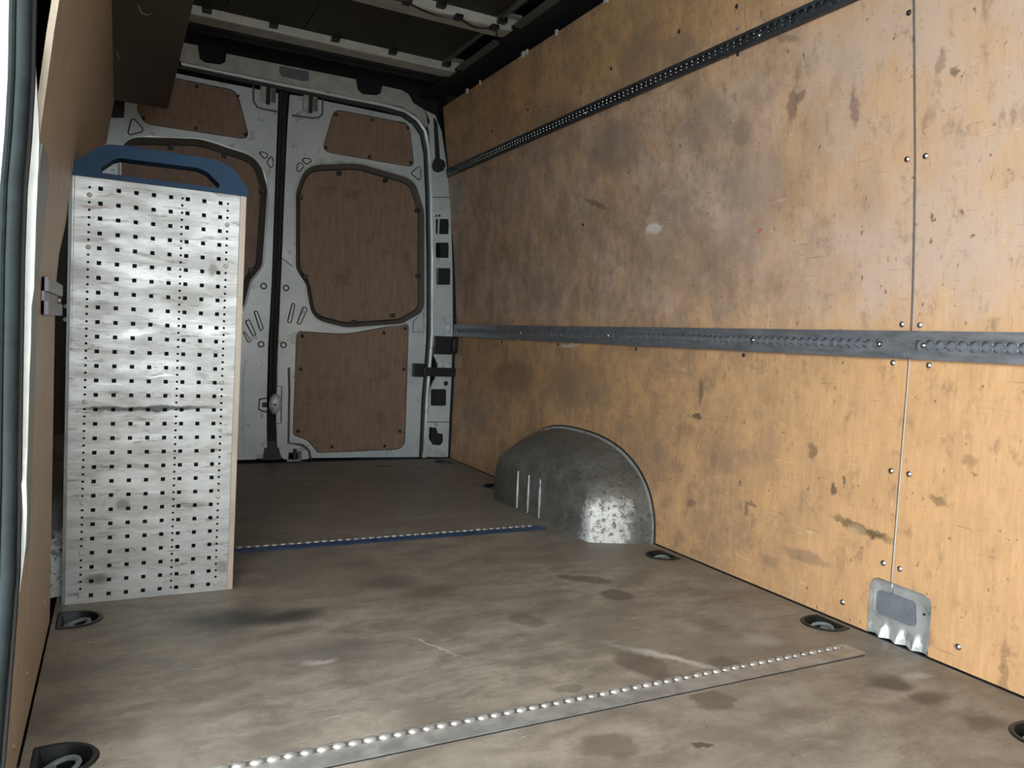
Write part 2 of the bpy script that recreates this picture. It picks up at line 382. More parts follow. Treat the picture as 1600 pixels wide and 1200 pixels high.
class MB:
    def __init__(s): s.v = []; s.f = []
    def add(s, v, f):
        n = len(s.v); s.v += [Vector(x) for x in v]; s.f += [tuple(i + n for i in q) for q in f]; return s
    def box(s, a, b):
        x0, y0, z0 = a; x1, y1, z1 = b
        return s.add([(x, y, z) for z in (z0, z1) for y in (y0, y1) for x in (x0, x1)],
                     [(0, 2, 3, 1), (4, 5, 7, 6), (0, 1, 5, 4), (2, 6, 7, 3), (0, 4, 6, 2), (1, 3, 7, 5)])
    def bbox(s, a, b, r):
        """box with chamfered edges"""
        bm = bmesh.new(); bmesh.ops.create_cube(bm, size=1)
        for v in bm.verts: v.co = Vector([(a[i] + b[i]) / 2 + v.co[i] * (b[i] - a[i]) for i in range(3)])
        bmesh.ops.bevel(bm, geom=bm.edges[:], offset=r, segments=2, affect='EDGES', profile=.6)
        bm.verts.index_update()
        s.add([v.co.copy() for v in bm.verts], [[v.index for v in f.verts] for f in bm.faces]); bm.free(); return s
    def tube(s, pts, r, n=8, closed=False, rv=None):
        pts = [Vector(p) for p in pts]; m = len(pts); rings = []
        up = None
        for i, p in enumerate(pts):
            a = pts[(i - 1) % m] if closed or i else pts[0]; b = pts[(i + 1) % m] if closed or i < m - 1 else pts[-1]
            t = (b - a).normalized()
            if up is None: up = t.orthogonal().normalized()
            up = (up - t * up.dot(t));
            up = up.normalized() if up.length > 1e-5 else t.orthogonal().normalized()
            w = t.cross(up); rr = rv[i] if rv else r
            rings.append([p + (up * math.cos(k * 2 * math.pi / n) + w * math.sin(k * 2 * math.pi / n)) * rr for k in range(n)])
        v = [q for g in rings for q in g]; f = []
        for i in range(m if closed else m - 1):
            j = (i + 1) % m
            f += [(i * n + k, i * n + (k + 1) % n, j * n + (k + 1) % n, j * n + k) for k in range(n)]
        if not closed: f += [tuple(range(n)), tuple(range((m - 1) * n, m * n))]
        return s.add(v, f)
    def dome(s, c, nrm, r, h, n=10, k=3):
        c = Vector(c); nrm = Vector(nrm).normalized(); a = nrm.orthogonal().normalized(); b = nrm.cross(a); v = []; f = []
        for i in range(k):
            t = i / k * math.pi / 2
            v += [c + nrm * h * math.sin(t) + (a * math.cos(q * 2 * math.pi / n) + b * math.sin(q * 2 * math.pi / n)) * r * math.cos(t) for q in range(n)]
        v.append(c + nrm * h)
        for i in range(k - 1): f += [(i * n + q, i * n + (q + 1) % n, (i + 1) * n + (q + 1) % n, (i + 1) * n + q) for q in range(n)]
        f += [((k - 1) * n + q, (k - 1) * n + (q + 1) % n, k * n) for q in range(n)]
        f.append(tuple(range(n)))
        return s.add(v, f)
    def cyl(s, c, nrm, r, h, n=12):
        c = Vector(c); nrm = Vector(nrm).normalized(); a = nrm.orthogonal().normalized(); b = nrm.cross(a)
        v = [c + nrm * d + (a * math.cos(q * 2 * math.pi / n) + b * math.sin(q * 2 * math.pi / n)) * r for d in (0, h) for q in range(n)]
        return s.add(v, [(q, (q + 1) % n, n + (q + 1) % n, n + q) for q in range(n)] + [tuple(range(n)), tuple(range(n, 2 * n))])
    def plate(s, outer, holes, fn, t):
        """flat plate with holes; outer/holes are (u, v) loops, fn(u, v, w) gives the place, w runs 0..t"""
        loops = [outer] + list(holes)
        tri = tessellate_polygon([[Vector((u, v, 0)) for u, v in l] for l in loops])
        flat = [p for l in loops for p in l]; n = len(flat)
        v = [fn(u, w, 0) for u, w in flat] + [fn(u, w, t) for u, w in flat]
        f = [tuple(q) for q in tri] + [tuple(i + n for i in reversed(q)) for q in tri]
        o = 0
        for l in loops:
            m = len(l); f += [(o + i, o + (i + 1) % m, o + (i + 1) % m + n, o + i + n) for i in range(m)]; o += m
        return s.add(v, f)
    def build(s, name, m, parent=None, smooth=False, loc=None): return obj(name, s.v, s.f, m, parent, smooth, loc)
def rp(pts, r, n=5):
    """round the corners of a closed polygon; r a number or one per corner"""
    out = []; m = len(pts); P = [Vector((p[0], p[1])) for p in pts]
    for i in range(m):
        a, p, b = P[i - 1], P[i], P[(i + 1) % m]; rr = r[i] if isinstance(r, (list, tuple)) else r
        da = a - p; db = b - p
        if rr <= 0 or da.length < 1e-6 or db.length < 1e-6: out.append((p.x, p.y)); continue
        ang = da.angle(db); d = min(rr / max(math.tan(ang / 2), .05), da.length * .48, db.length * .48)
        s, e = p + da.normalized() * d, p + db.normalized() * d
        for k in range(n + 1):
            t = k / n; q = s * (1 - t) ** 2 + p * 2 * t * (1 - t) + e * t * t; out.append((q.x, q.y))
    return out
def inset(l, d):
    m = len(l); A = sum(l[i][0] * l[(i + 1) % m][1] - l[(i + 1) % m][0] * l[i][1] for i in range(m)); sg = 1 if A > 0 else -1
    out = []
    for i in range(m):
        a, b = Vector(l[i - 1]), Vector(l[(i + 1) % m]); t = b - a
        if t.length < 1e-7: out.append(l[i]); continue
        t.normalize(); out.append((l[i][0] - t.y * d * sg, l[i][1] + t.x * d * sg))
    return out
def circ(u, v, r, n=10): return [(u + r * math.cos(k * 2 * math.pi / n), v + r * math.sin(k * 2 * math.pi / n)) for k in range(n)]
def rect(u, v, a, b): return [(u - a, v - b), (u + a, v - b), (u + a, v + b), (u - a, v + b)]
def copy_tree(o, parent=None):
    c = o.copy(); COL.objects.link(c); c.parent = parent
    for ch in [x for x in bpy.data.objects if x.parent is o]: copy_tree(ch, c)
    return c
YZ = lambda x0, sg: (lambda u, v, w: Vector((x0 + sg * w, u, v)))     # plate standing along the van
XZ = lambda y0: (lambda u, v, w: Vector((u, y0 + w, v)))              # plate facing the camera end
XY = lambda z0: (lambda u, v, w: Vector((u, v, z0 - w)))              # plate lying
def dpx(pts, Y=YR): return [(PD(x, y, Y).x, PD(x, y, Y).z) for x, y in pts]

Y0 = -0.30                                   # bulkhead behind the driver
PAS0, PAS1 = -.10, .60                      # hatch added in the unseen bulkhead to let in front light
DOOR0, DOOR1 = -0.26, 1.30                   # sliding door opening on the left

# ------------------------------------------------------------------ floor
fl = empty('floor', (0.75, 1.8, 0), 'grey-brown scuffed plywood load floor of the van', kind='structure')
CUPS = []                                    # (x, y, side) centre of each lashing cup, side -1 flat edge to the left
for (x, y, sd) in ((-.062, 1.905, -1), (-.058, 1.290, -1), (1.556, 1.928, 1), (1.567, 1.302, 1), (1.485, .745, 1), (1.545, 3.77, 1), (1.520, 3.09, 1)):
    CUPS.append((x, y, sd))
def cup_outline(x, y, sd, g=0.0):
    a, b = .043 + g, .052 + g                # flat edge faces the wall
    l = [(sd * a, -b * .92), (sd * a, b * .92)]
    l += [(sd * (a - 2 * a * math.sin(t)) if False else sd * (a * .35 - 1.35 * a * math.sin(t)), b * math.cos(t)) for t in [math.pi * k / 14 for k in range(0, 15)]]
    return [(x + p, y + q) for p, q in l]
def floor_panel(y0, y1):
    x0, x1 = XL + .003, 1.632 - .004
    hs = [cup_outline(*c) for c in CUPS if y0 < c[1] < y1]
    MB().plate([(x0, y0), (x1, y0), (x1, y1), (x0, y1)], hs, XY(0), .012).build('floor_panel', 'floor', fl)
floor_panel(Y0, 1.3735); floor_panel(1.3765, 3.875)
MB().box((-.6, Y0 - .1, -.09), (1.9, 4.1, -.075)).build('underfloor', 'void', fl)
MB().box((XL - .02, Y0, -.075), (XL + .012, DOOR1, -.002)).build('door_sill', 'seal', fl)

# ------------------------------------------------------------------ right wall
wr = empty('wall_right', (1.63, 1.8, 0), 'worn plywood lining along the closed right side of the van', kind='structure')
SY = 1.167                                   # upright joint between the sheets
RZ0, RZ1 = .668, .733                        # middle rail
UZ0, UZ1 = 1.507, 1.546                      # upper rail
zc = (RZ0 + RZ1) / 2; uc = (UZ0 + UZ1) / 2
T = .009
CUT = [(1.062, .003), (1.062, .120), (1.085, .138), (1.205, .142), (1.221, .125), (1.221, .003)]
far = [(SY + .002, .004)] + [(1.221, .004), (1.221, .125), (1.205, .142), (SY + .002, .1407)]
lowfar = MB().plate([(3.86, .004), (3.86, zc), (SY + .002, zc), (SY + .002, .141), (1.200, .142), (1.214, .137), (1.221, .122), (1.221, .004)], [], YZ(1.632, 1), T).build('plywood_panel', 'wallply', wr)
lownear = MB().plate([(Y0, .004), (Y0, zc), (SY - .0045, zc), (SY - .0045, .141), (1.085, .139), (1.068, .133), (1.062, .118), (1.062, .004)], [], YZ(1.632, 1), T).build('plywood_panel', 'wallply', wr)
def bent(y0, y1, z0, z1):
    n = 10; v = []; f = []
    for i in range(n + 1):
        z = z0 + (z1 - z0) * i / n
        for (y, d) in ((y0, 0), (y1, 0), (y1, T), (y0, T)): v.append((xw(z) + d, y, z))
    for i in range(n):
        a = i * 4; f += [(a + k, a + (k + 1) % 4, a + 4 + (k + 1) % 4, a + 4 + k) for k in range(4)]
    f += [(0, 1, 2, 3), tuple(n * 4 + k for k in range(4))]
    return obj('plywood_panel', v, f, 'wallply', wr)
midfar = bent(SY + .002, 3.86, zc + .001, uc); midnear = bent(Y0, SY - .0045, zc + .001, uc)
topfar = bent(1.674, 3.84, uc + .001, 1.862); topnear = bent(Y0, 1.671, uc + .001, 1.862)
for z0_, z1_, nm_ in ((.141, RZ0, 'whitefoam'), (RZ1, UZ0, 'pad')):
    n_ = 6; v = []; f = []
    for i in range(n_ + 1):
        z = z0_ + (z1_ - z0_) * i / n_
        for (y, d) in ((SY - .0044, -.0008), (SY - .0018, -.0008), (SY - .0018, .006), (SY - .0044, .006)): v.append((xw(z) + d, y, z))
    for i in range(n_): f += [(i * 4 + k, i * 4 + (k + 1) % 4, i * 4 + 4 + (k + 1) % 4, i * 4 + 4 + k) for k in range(4)]
    f += [(0, 1, 2, 3), tuple(n_ * 4 + k for k in range(4))]
    obj('joint_strip', v, f, nm_, wr)
def wnorm(z):
    return Vector((-.02, 0, -(xw(z + .01) - xw(z - .01)) * -1)).normalized() if False else Vector((-.02, 0, xw(z + .01) - xw(z - .01))).normalized()
silver_px = [(1417, 249), (1446, 244), (1409, 507), (1437, 508), (1395, 567), (1451, 571), (1392, 736), (1420, 741), (1380, 880), (1406, 889), (1316, 941), (1497, 1011)]
dark_px = [(955, 107), (1151, 10), (982, 156), (1153, 85), (861, 207), (1162, 555), (825, 171), (911, 351), (872, 538), (994, 545), (784, 534), (1061, 49), (1420, 20), (768, 205)]
for lst, m, r in ((silver_px, 'screw', .0078), (dark_px, 'darkscrew', .0068)):
    for x, y in lst:
        q = PW(x, y)
        par = (topfar if q.z > uc and q.y > 1.674 else topnear if q.z > uc else midfar if q.z > zc and q.y > SY else midnear if q.z > zc else lowfar if q.y > SY else lownear)
        n = wnorm(q.z)
        mb = MB().dome(q - n * .0005, n, r, r * .55, 12, 3).cyl(q + n * (r * .54), n, r * .32, .0006, 6)
        mb.build('screw', m, par, True, q)
MB().box((1.70, Y0, -.09), (1.72, 4.05, 2.12)).build('body_skin', 'void', wr)
for yy in (.1, .55, 1.167, 1.75, 2.35, 2.96, 3.55):
    MB().box((1.645, yy - .03, .02), (1.70, yy + .03, 1.35)).build('body_post', 'void', wr)
# metal cover of the side frame, low down where the two lower sheets meet
pm = MB()
nu, nv = 30, 22
def pressed(u, v):
    """u 0..1 from far to near, v 0..1 up: hollowed sheet metal with three pleats at the foot"""
    y = 1.2205 - u * (1.2205 - 1.0625); z = .003 + v * .137
    e = min(u / .05, (1 - u) / .16, (1 - v) / .08, 1); d = .010 * (1 - max(0, min(1, e))) ** 2
    if v < .30:
        for c in (.22, .48, .74):
            k = 1 - abs(u - c) / .12
            if k > 0: d += .016 * k * (1 - v / .30) * (1.2 if u > c else .9)
    if u > .88: d += .004 * math.sin((v * 9)) * .3
    return (1.643 - d, y, z)
g = [pressed(i / nu, j / nv) for j in range(nv + 1) for i in range(nu + 1)]
pm.add(g, [(j * (nu + 1) + i, j * (nu + 1) + i + 1, (j + 1) * (nu + 1) + i + 1, (j + 1) * (nu + 1) + i) for j in range(nv) for i in range(nu)])
cov = pm.build('frame_cover', 'galv', wr, True); cov['label'] = 'pressed bare metal frame cover with three pleats at its foot'
MB().plate(rp([(1.205, .055), (1.205, .112), (1.108, .112), (1.100, .055)], .014), [], YZ(1.637, 1), .004).build('window_pad', 'pad', cov)
MB().tube([(1.6395, SY, .141), (1.638, SY - .001, .128), (1.6395, SY + .003, .114)], .002, 6).build('joint_ridge', 'galv', cov)
MB().cyl((1.6395, 1.083, .092), (-1, 0, 0), .0028, .002, 8).build('rivet_hole', 'black', cov)
# dark strip in the gap at the foot of the wall
MB().box((1.6285, Y0, -.004), (1.634, 3.86, .001)).build('floor_gap', 'void', wr)

# ------------------------------------------------------------------ lashing rails on the right wall
def rail(name, y0, y1, z0, z1, label, tilt=False, m='alu', bolts=()):
    X0 = xw(z0) - .0005; X1 = xw(z1) - .0005
    o = empty(name, (X0, (y0 + y1) / 2, z0), label, 'lashing rail')
    H = z1 - z0; zc_ = (z0 + z1) / 2; P = .0254
    def fn(u, v, w): return Vector((X0 + (X1 - X0) * (v - z0) / H - .0140 + w, u, v))
    top = []; bot = []
    n = int((y1 - y0 - .06) / P)
    ya = y0 + .03
    for i in range(n):
        c = ya + (i + .5) * P
        for dx, dz in ((-.0127, .0050), (-.0098, .0055), (-.0080, .0092), (-.004, .0120), (.004, .0120), (.0080, .0092), (.0098, .0055)):
            top.append((c + dx, zc_ + dz)); bot.append((c + dx, zc_ - dz))
    hole = top + list(reversed(bot))
    MB().plate([(y0, z0), (y1, z0), (y1, z1), (y0, z1)], [hole], fn, .004).build('rail_face', m, o)
    MB().plate([(y0, z0 + .001), (y1, z0 + .001), (y1, z1 - .001), (y0, z1 - .001)], [], lambda u, v, w: fn(u, v, w + .0112), .0025).build('rail_base', 'pad' if m == 'alu' else m, o)
    for zz in (z0, z1 - .004):
        MB().plate([(y0, zz), (y1, zz), (y1, zz + .004), (y0, zz + .004)], [], lambda u, v, w: fn(u, v, w + .004), .0075).build('rail_lip', m, o)
    tm = MB()
    for i in range(n + 1):                  # bright domes standing in for glints along both lips of the slot
        c = ya + i * P
        for q in (.0052, -.0052): tm.dome(fn(c, zc_ + q, .0006), (-1, 0, 0), .0026, .0016, 6, 2)
    tag(tm.build('slot_glints', 'screw', o, True), kind='stuff')
    for by in bolts:
        MB().dome(fn(by, zc_, .0112), (-1, 0, 0), .0075, .005, 10, 3).build('bolt', 'screw', o, True)
    return o
rail('lashing_rail', 1.198, 3.86, RZ0, RZ1, 'long grey metal lashing rail at mid height, running to the rear doors', bolts=(1.66, 1.245, 2.4, 3.1))
rail('lashing_rail', Y0 + .02, 1.1975, RZ0, RZ1, 'short grey metal lashing rail butted end to end beside the sheet joint at mid height', bolts=(1.13, .6))
rail('lashing_rail', Y0 + .02, 3.84, UZ0, UZ1, 'dark metal lashing rail high up on the plywood wall', m='aludark', bolts=(1.62, 1.95, 2.5))

# ------------------------------------------------------------------ wheel arches
def wheel_arch(side, label):
    """side 1 right wall, -1 left wall"""
    Xw = 1.634 if side == 1 else XL - .05; cy = 2.575; A = .515; H = .318
    root = empty('wheel_arch', (Xw - side * .1, cy, 0), label, 'wheel arch')
    prof = [(0, .515, .46, .318, 2.5), (.10, .513, .455, .316, 2.5), (.30, .500, .42, .300, 2.8), (.60, .475, .37, .265, 3.4), (.84, .455, .325, .232, 4.2), (.93, .447, .310, .217, 4.6), (.98, .438, .300, .202, 5), (1, .425, .292, .186, 5)]
    depth = .215 if side == 1 else .14
    nA = 56; v = []; f = []
    from mathutils import noise as mn
    def arc_pt(fr, re, hh, ex, i):
        th = math.pi * i / nA; c, s_ = math.cos(th), math.sin(th); e = 2 / ex
        return cy - (fr if c > 0 else re) * abs(c) ** e * (1 if c > 0 else -1), hh * abs(s_) ** e
    for (t, fr, re, hh, ex) in prof:
        for i in range(nA + 1):
            y, z = arc_pt(fr, re, hh, ex, i); x = Xw - side * depth * t
            if .05 < t < 1 and z > .004:
                k = mn.noise(Vector((x * 14, y * 14, z * 14))) * .007 + mn.noise(Vector((x * 40, y * 40, z * 40))) * .003
                y += k * (1 if y > cy else -1); z += k * .6
            v.append((x, y, z))
    for r in range(len(prof) - 1):
        for i in range(nA):
            a = r * (nA + 1) + i; f.append((a, a + 1, a + nA + 2, a + nA + 1))
    L = (len(prof) - 1) * (nA + 1); f.append(tuple(L + i for i in range(nA + 1)))
    obj('arch_shell', v, f, 'arch', root, True)
    rim = MB(); edge = []
    def band(d): return [arc_pt(.515 + d, .46 + d, .318 + d, 2.5, i) for i in range(nA + 1)]
    if side == 1:
        rim.plate(band(.009) + list(reversed(band(-.004))), [], YZ(Xw - .010, 1), .008).build('arch_flange', 'galv', root)
        MB().tube([(Xw - .006, y, z) for y, z in band(.0115)], .003, 6).build('arch_seal', 'rubber', root, True)
        for yy in (2.655, 2.565, 2.475):
            xi = Xw - depth
            MB().tube([(xi - .002, yy, .004), (xi - .003, yy, .08), (xi - .002, yy + .003, .150)], .0055, 8, rv=[.004, .006, .003]).build('pressed_rib', 'galv', root, True)
        MB().tube([(1.45, 2.135, .098), (1.53, 2.118, .088), (1.58, 2.113, .098)], .009, 8, rv=[.003, .010, .004]).build('dent_crease', 'arch', root, True)
    return root
wheel_arch(1, 'dented grey metal wheel arch with a pale patch low on its front against the right plywood wall')
wheel_arch(-1, 'grey metal wheel arch mostly hidden behind the perforated metal panel')

# ------------------------------------------------------------------ left wall and door jamb
wl = empty('wall_left', (XL, 2.6, 0), 'brown plywood lining behind the sliding door opening', kind='structure')
outl = [(1.085, .006), (1.15, .17), (1.235, .30), (1.30, .46), (1.315, 1.9), (3.42, 1.9), (3.40, 1.34), (2.30, 1.07), (1.90, .80), (1.90, .006)]
def leftgrid():
    """sheet with the lean of the wall: strips between front and rear outline, per height"""
    zf = [.006, .17, .30, .46, .62, .72, .80, .90, 1.07, 1.2, 1.34, 1.46, 1.7, 1.9]
    fy = lambda z: lerp(z, [.006, .17, .30, .46, 1.9], [1.085, 1.15, 1.235, 1.30, 1.315])
    ry = lambda z: lerp(z, [.006, .80, 1.07, 1.34, 1.9], [1.90, 1.90, 2.30, 3.40, 3.42])
    v = []; f = []
    for z in zf:
        for (y, d) in ((fy(z), 0), (ry(z), 0), (ry(z), .009), (fy(z), .009)): v.append((xl(z) - d, y, z))
    n = len(zf)
    for i in range(n - 1):
        a = i * 4; f += [(a + k, a + (k + 1) % 4, a + 4 + (k + 1) % 4, a + 4 + k) for k in range(4)]
    f += [(0, 1, 2, 3), tuple((n - 1) * 4 + k for k in range(4))]
    return obj('plywood_panel', v, f, 'leftply', wl)
lp = leftgrid()
for (y, z) in ((1.60, .60), (1.74, .10), (1.42, .09), (1.24, .06)):
    MB().dome((xl(z), y, z), (1, 0, 0), .006, .003, 10, 2).build('screw', 'screw', lp, True)
# body side behind, closed except for the door opening
MB().box((-.24, DOOR1 + .02, -.09), (-.20, 4.05, 2.12)).build('body_skin', 'body', wl)
MB().box((-.24, Y0 - .05, -.09), (-.20, DOOR0, 2.12)).build('body_skin', 'body', wl)
MB().box((-.24, DOOR0, 1.86), (-.06, DOOR1 + .02, 2.1)).build('door_header', 'body', wl)
MB().box((XL - .012, Y0, 0), (XL - .002, DOOR0, 1.9)).build('front_post', 'leftply', wl)
v = []; f = []
zs = [.30, .45, .60, .72, .82, .89, .915]
for z in zs:
    ya = lerp(z, [.30, .46, .9], [1.25, 1.315, 1.325]); yb = lerp(z, [.30, .6, .89, .915], [1.40, 1.46, 1.49, 1.43])
    for (y, d) in ((ya, .0004), (yb, .0004), (yb, .0026), (ya, .0026)): v.append((xl(z) + d, y, z))
for i in range(len(zs) - 1): f += [(i * 4 + k, i * 4 + (k + 1) % 4, i * 4 + 4 + (k + 1) % 4, i * 4 + 4 + k) for k in range(4)]
f += [(0, 1, 2, 3), tuple((len(zs) - 1) * 4 + k for k in range(4))]
obj('flange_strip', v, f, 'greystrip', wl)
lr = empty('lashing_rail', (XL, 1.7, RZ0), 'grey metal lashing rail stub on the brown plywood beside the perforated panel', 'lashing rail')
for nm, a, b, d in (('rail_base', RZ0, RZ1, .004), ('rail_flange', RZ0, RZ0 + .024, .010), ('rail_flange', RZ1 - .024, RZ1, .010)):
    MB().box((XL + .001, 1.56, a), (XL + .001 + d, 1.945, b)).build(nm, 'alu', lr)
MB().dome((XL + .005, 1.90, (RZ0 + RZ1) / 2), (1, 0, 0), .008, .006, 10, 3).build('bolt', 'screw', lr, True)
# jamb of the sliding door: white sealer edge, rubber seal, painted pillar
EDY = lambda z: lerp(z, [0, .17, .30, .46, 1.9], [1.075, 1.14, 1.225, 1.29, 1.305])
jl = [(50, 60), (47, 100), (42, 150), (41, 180), (39, 225), (42, 260), (38, 275), (41, 300), (40, 345), (36, 385), (39, 410), (36, 450), (38, 480), (37, 540), (33, 580), (31, 700), (33, 750), (35, 800), (33, 855), (27, 900), (15, 1000), (5, 1090), (-2, 1200)]
jr = [(52, 60), (55, 100), (58, 150), (60, 180), (61, 225), (60, 260), (59, 275), (58, 300), (56, 345), (55, 385), (54, 410), (53, 450), (49, 480), (48, 540), (46, 580), (43, 700), (41, 750), (42, 800), (40, 855), (34, 900), (20, 1000), (10, 1090), (3, 1200)]
v = []; f = []
for (a, b) in zip(jl, jr):
    q = PD(a[0], a[1], 1.28); yy = EDY(q.z) - .004
    for e in (a, b): v.append(PD(e[0], e[1], yy))
    for e in (b, a): v.append(PD(e[0], e[1], yy) + Vector((0, .012, 0)))
n = len(jl)
for i in range(n - 1):
    k = i * 4; f += [(k + j, k + (j + 1) % 4, k + 4 + (j + 1) % 4, k + 4 + j) for j in range(4)]
f += [(0, 1, 2, 3), tuple((n - 1) * 4 + j for j in range(4))]
t1 = obj('trim_1', v, f, 'whitefoam', None, False)
tag(t1, 'wavy white sealer edge down the sliding door jamb', kind='structure')
t2 = empty('trim_2', (XL - .02, 1.27, 0), 'dark grey double rubber seal around the sliding door opening', kind='structure')
sealx = [(38, 0), (36, 120), (31, 210), (24, 290), (20, 400), (17, 600), (15, 760), (12, 900), (0, 1040), (-14, 1200)]
c1 = [PD(x, y, 1.262 if y < 880 else EDY(PD(x, y, 1.26).z) - .035) for x, y in sealx]
c1 = [c1[0] + Vector((0, 0, .75)), c1[0] + Vector((0, 0, .3))] + c1 + [Vector((c1[-1].x - .01, c1[-1].y - .05, 0))]
MB().tube(c1, .0088, 10).build('seal_bulb', 'seal', t2, True)
MB().tube([p + Vector((.0095, .012, 0)) for p in c1], .0042, 8).build('seal_lip', 'rubber', t2, True)
MB().tube([p + Vector((-.0135, .002, 0)) for p in c1], .0045, 8).build('seal_lip', 'seal', t2, True)
MB().box((-.20, DOOR1 + .002, 0), (XL - .004, DOOR1 + .02, 1.9)).build('jamb', 'silver', t2)

# ------------------------------------------------------------------ front bulkhead, outside ground
wf = MB().plate([(-.24, -.05), (1.72, -.05), (1.72, 2.1), (-.24, 2.1)], [rp([(PAS0, .48), (PAS1, .48), (PAS1, 1.60), (PAS0, 1.60)], .08)], XZ(Y0 - .03), .03).build('wall_front', 'bulkhead')
tag(wf, 'plain grey bulkhead behind the driver with an added hatch for front light', kind='structure')
gr = MB().box((-14, -12, -.78), (14, 14, -.74)).build('ground', 'ground'); tag(gr, 'grey ground outside the sliding door', kind='structure')

# ------------------------------------------------------------------ ceiling
ce = empty('ceiling', (.75, 2, 1.93), 'dark van roof with pale cross bows', kind='structure')
MB().box((-.24, Y0 - .03, 2.10), (1.72, 4.05, 2.12)).build('roof_skin', 'void', ce)
BOWS = (3.55, 2.955, 2.36, 1.76, 1.16, .56)
edges = [4.0] + list(BOWS) + [Y0]
XE0, XE1 = .04, 1.40
for i in range(len(edges) - 1):
    a, b = edges[i + 1] + (.055 if i < len(BOWS) else 0), edges[i] - (.055 if i else .40)
    if b - a < .05: continue
    nP = 4
    for k in range(nP):
        x0 = XE0 + (XE1 - .06 - XE0) * k / nP; x1 = XE0 + (XE1 - .06 - XE0) * (k + 1) / nP
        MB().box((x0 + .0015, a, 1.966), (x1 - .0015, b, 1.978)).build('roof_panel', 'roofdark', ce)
for i, y in enumerate(BOWS):
    hat = [(y - .085, 1.975), (y - .055, 1.975), (y - .047, 1.933), (y - .04, 1.93), (y + .04, 1.93), (y + .047, 1.933), (y + .055, 1.975), (y + .085, 1.975), (y + .085, 1.985), (y - .085, 1.985)]
    xs = [(.02, 0), (XE1 - .02, 0), (XE1 + .015, .004), (XE1 + .04, .018)]
    v = [(x, yy, z + d if z < 1.94 else z) for x, d in xs for yy, z in hat]; f = []
    for k in range(len(xs) - 1): f += [(k * 10 + j, k * 10 + (j + 1) % 10, k * 10 + 10 + (j + 1) % 10, k * 10 + 10 + j) for j in range(10)]
    f += [tuple(range(10)), tuple((len(xs) - 1) * 10 + j for j in range(10))]
    bw = obj('roof_bow', v, f, 'primer', ce, False)
    for k in range(5):
        x = .30 + k * .265
        MB().bbox((x - .018, y - .082, 1.944), (x + .018, y - .046, 1.968), .004).build('clip', 'black', bw)
for i in range(len(BOWS) - 1):
    a, b = BOWS[i + 1] + .09, BOWS[i] - .085
    MB().box((XE1 - .060, a, 1.955), (XE1 - .042, b, 1.975)).build('side_flange', 'flangegrey', ce)
    MB().box((XE1 - .004, a, 1.925), (XE1 + .028, b - .02, 1.935)).build('side_flange', 'flangegrey', ce)
    MB().box((XE1 - .042, a, 1.985), (XE1, b, 1.99)).build('side_channel', 'void', ce)
MB().box((XE1 + .01, Y0, 1.938), (1.70, 4.0, 1.95)).build('cornice', 'void', ce)
MB().box((-.20, Y0, 1.91), (.06, 4.0, 1.93)).build('cornice', 'void', ce)
MB().box((.02, 3.66, 1.955), (1.60, 3.70, 1.985)).build('rear_rail', 'rubber', ce)
MB().box((.02, 3.76, 1.955), (1.60, 3.775, 1.985)).build('rear_rail', 'body', ce)
# pale clips poking over the top edge of the plywood
for i, (x, y, w) in enumerate(((730, 138, .018), (818, 82, .024), (870, 48, .010), (948, 3, .022), (750, 122, .006), (824, 78, .006))):
    q = PW(x, y); yy = q.y
    cl = MB().bbox((xw(1.86) - .007, yy - w / 2, 1.850), (xw(1.86) + .004, yy + w / 2, 1.872), .0015).build('edge_clip', 'whitefoam', wr)

# ------------------------------------------------------------------ rear frame
wb = empty('wall_rear', (.74, YR, 0), 'silver rear door frame with roof header and corner pillars', kind='structure')
MB().box((-.24, 4.02, -.09), (1.72, 4.05, 2.12)).build('outer_skin', 'void', wb)
YH = YR - .03
hdr = [(170, 44), (309, 71), (312, 92), (321, 98), (344, 101), (352, 97), (354, 84), (440, 101), (556, 124), (559, 140), (566, 147), (588, 149), (596, 145), (598, 134), (628, 141), (638, 147), (646, 161), (664, 172), (672, 190),
       (666, 199), (650, 180), (628, 166), (440, 128), (283, 95), (165, 70)]
oval = rp(dpx([(437, 103), (482, 112), (483, 126), (474, 127), (440, 119), (436, 112)], YH), .008, 3)
MB().plate(dpx(hdr, YH), [oval], XZ(YH), .02).build('header', 'primer', wb)
MB().box((.62, YH + .0205, 1.862), (.84, YH + .026, 1.915)).build('header_backing', 'pad', wb)
# rolled door frame edge below the header, round the corner and down the right side
arc = [(283, 99), (440, 132), (600, 164), (632, 173), (652, 187), (664, 205), (670, 235), (673, 300), (675, 400), (675, 520), (672, 560), (667, 620), (663, 715)]
MB().tube([PD(x, y, YH + .012) for x, y in arc], .011, 8).build('frame_roll', 'silver', wb, True)
MB().tube([PD(x - 5, y + 5, YH + .022) for x, y in arc], .013, 8).build('door_seal', 'rubber', wb, True)
# right pillar
pil = [(664, 172), (680, 180), (690, 205), (699, 265), (704, 320), (707, 420), (707.5, 530), (706, 560), (705, 600), (702, 660), (700, 714), (660, 714), (664, 690), (669, 650), (671, 612), (680, 590), (684, 570), (678, 556), (676, 500), (677, 400), (675, 310), (673, 255), (671, 205)]
def hx(cx, cy, a, b, r=.008, Y=YH): return rp(dpx([(cx - a, cy - b), (cx + a, cy - b), (cx + a, cy + b), (cx - a, cy + b)], Y), r, 3)
ph = [hx(691, 354, 10, 12), hx(691, 391, 10, 12), hx(692.5, 432, 11, 13), hx(685, 621, 12, 13), rp(dpx([(671, 667), (682, 669), (684, 677), (692, 678), (692, 690), (688, 696), (676, 695), (670, 685)], YH), .005, 3),
      [(p[0], p[1]) for p in circ(PD(693.5, 599).x, PD(693.5, 599, YH).z, .013, 12)], hx(687, 337, 1.6, 2.2, .001), hx(682, 337, 1.6, 2.2, .001)]
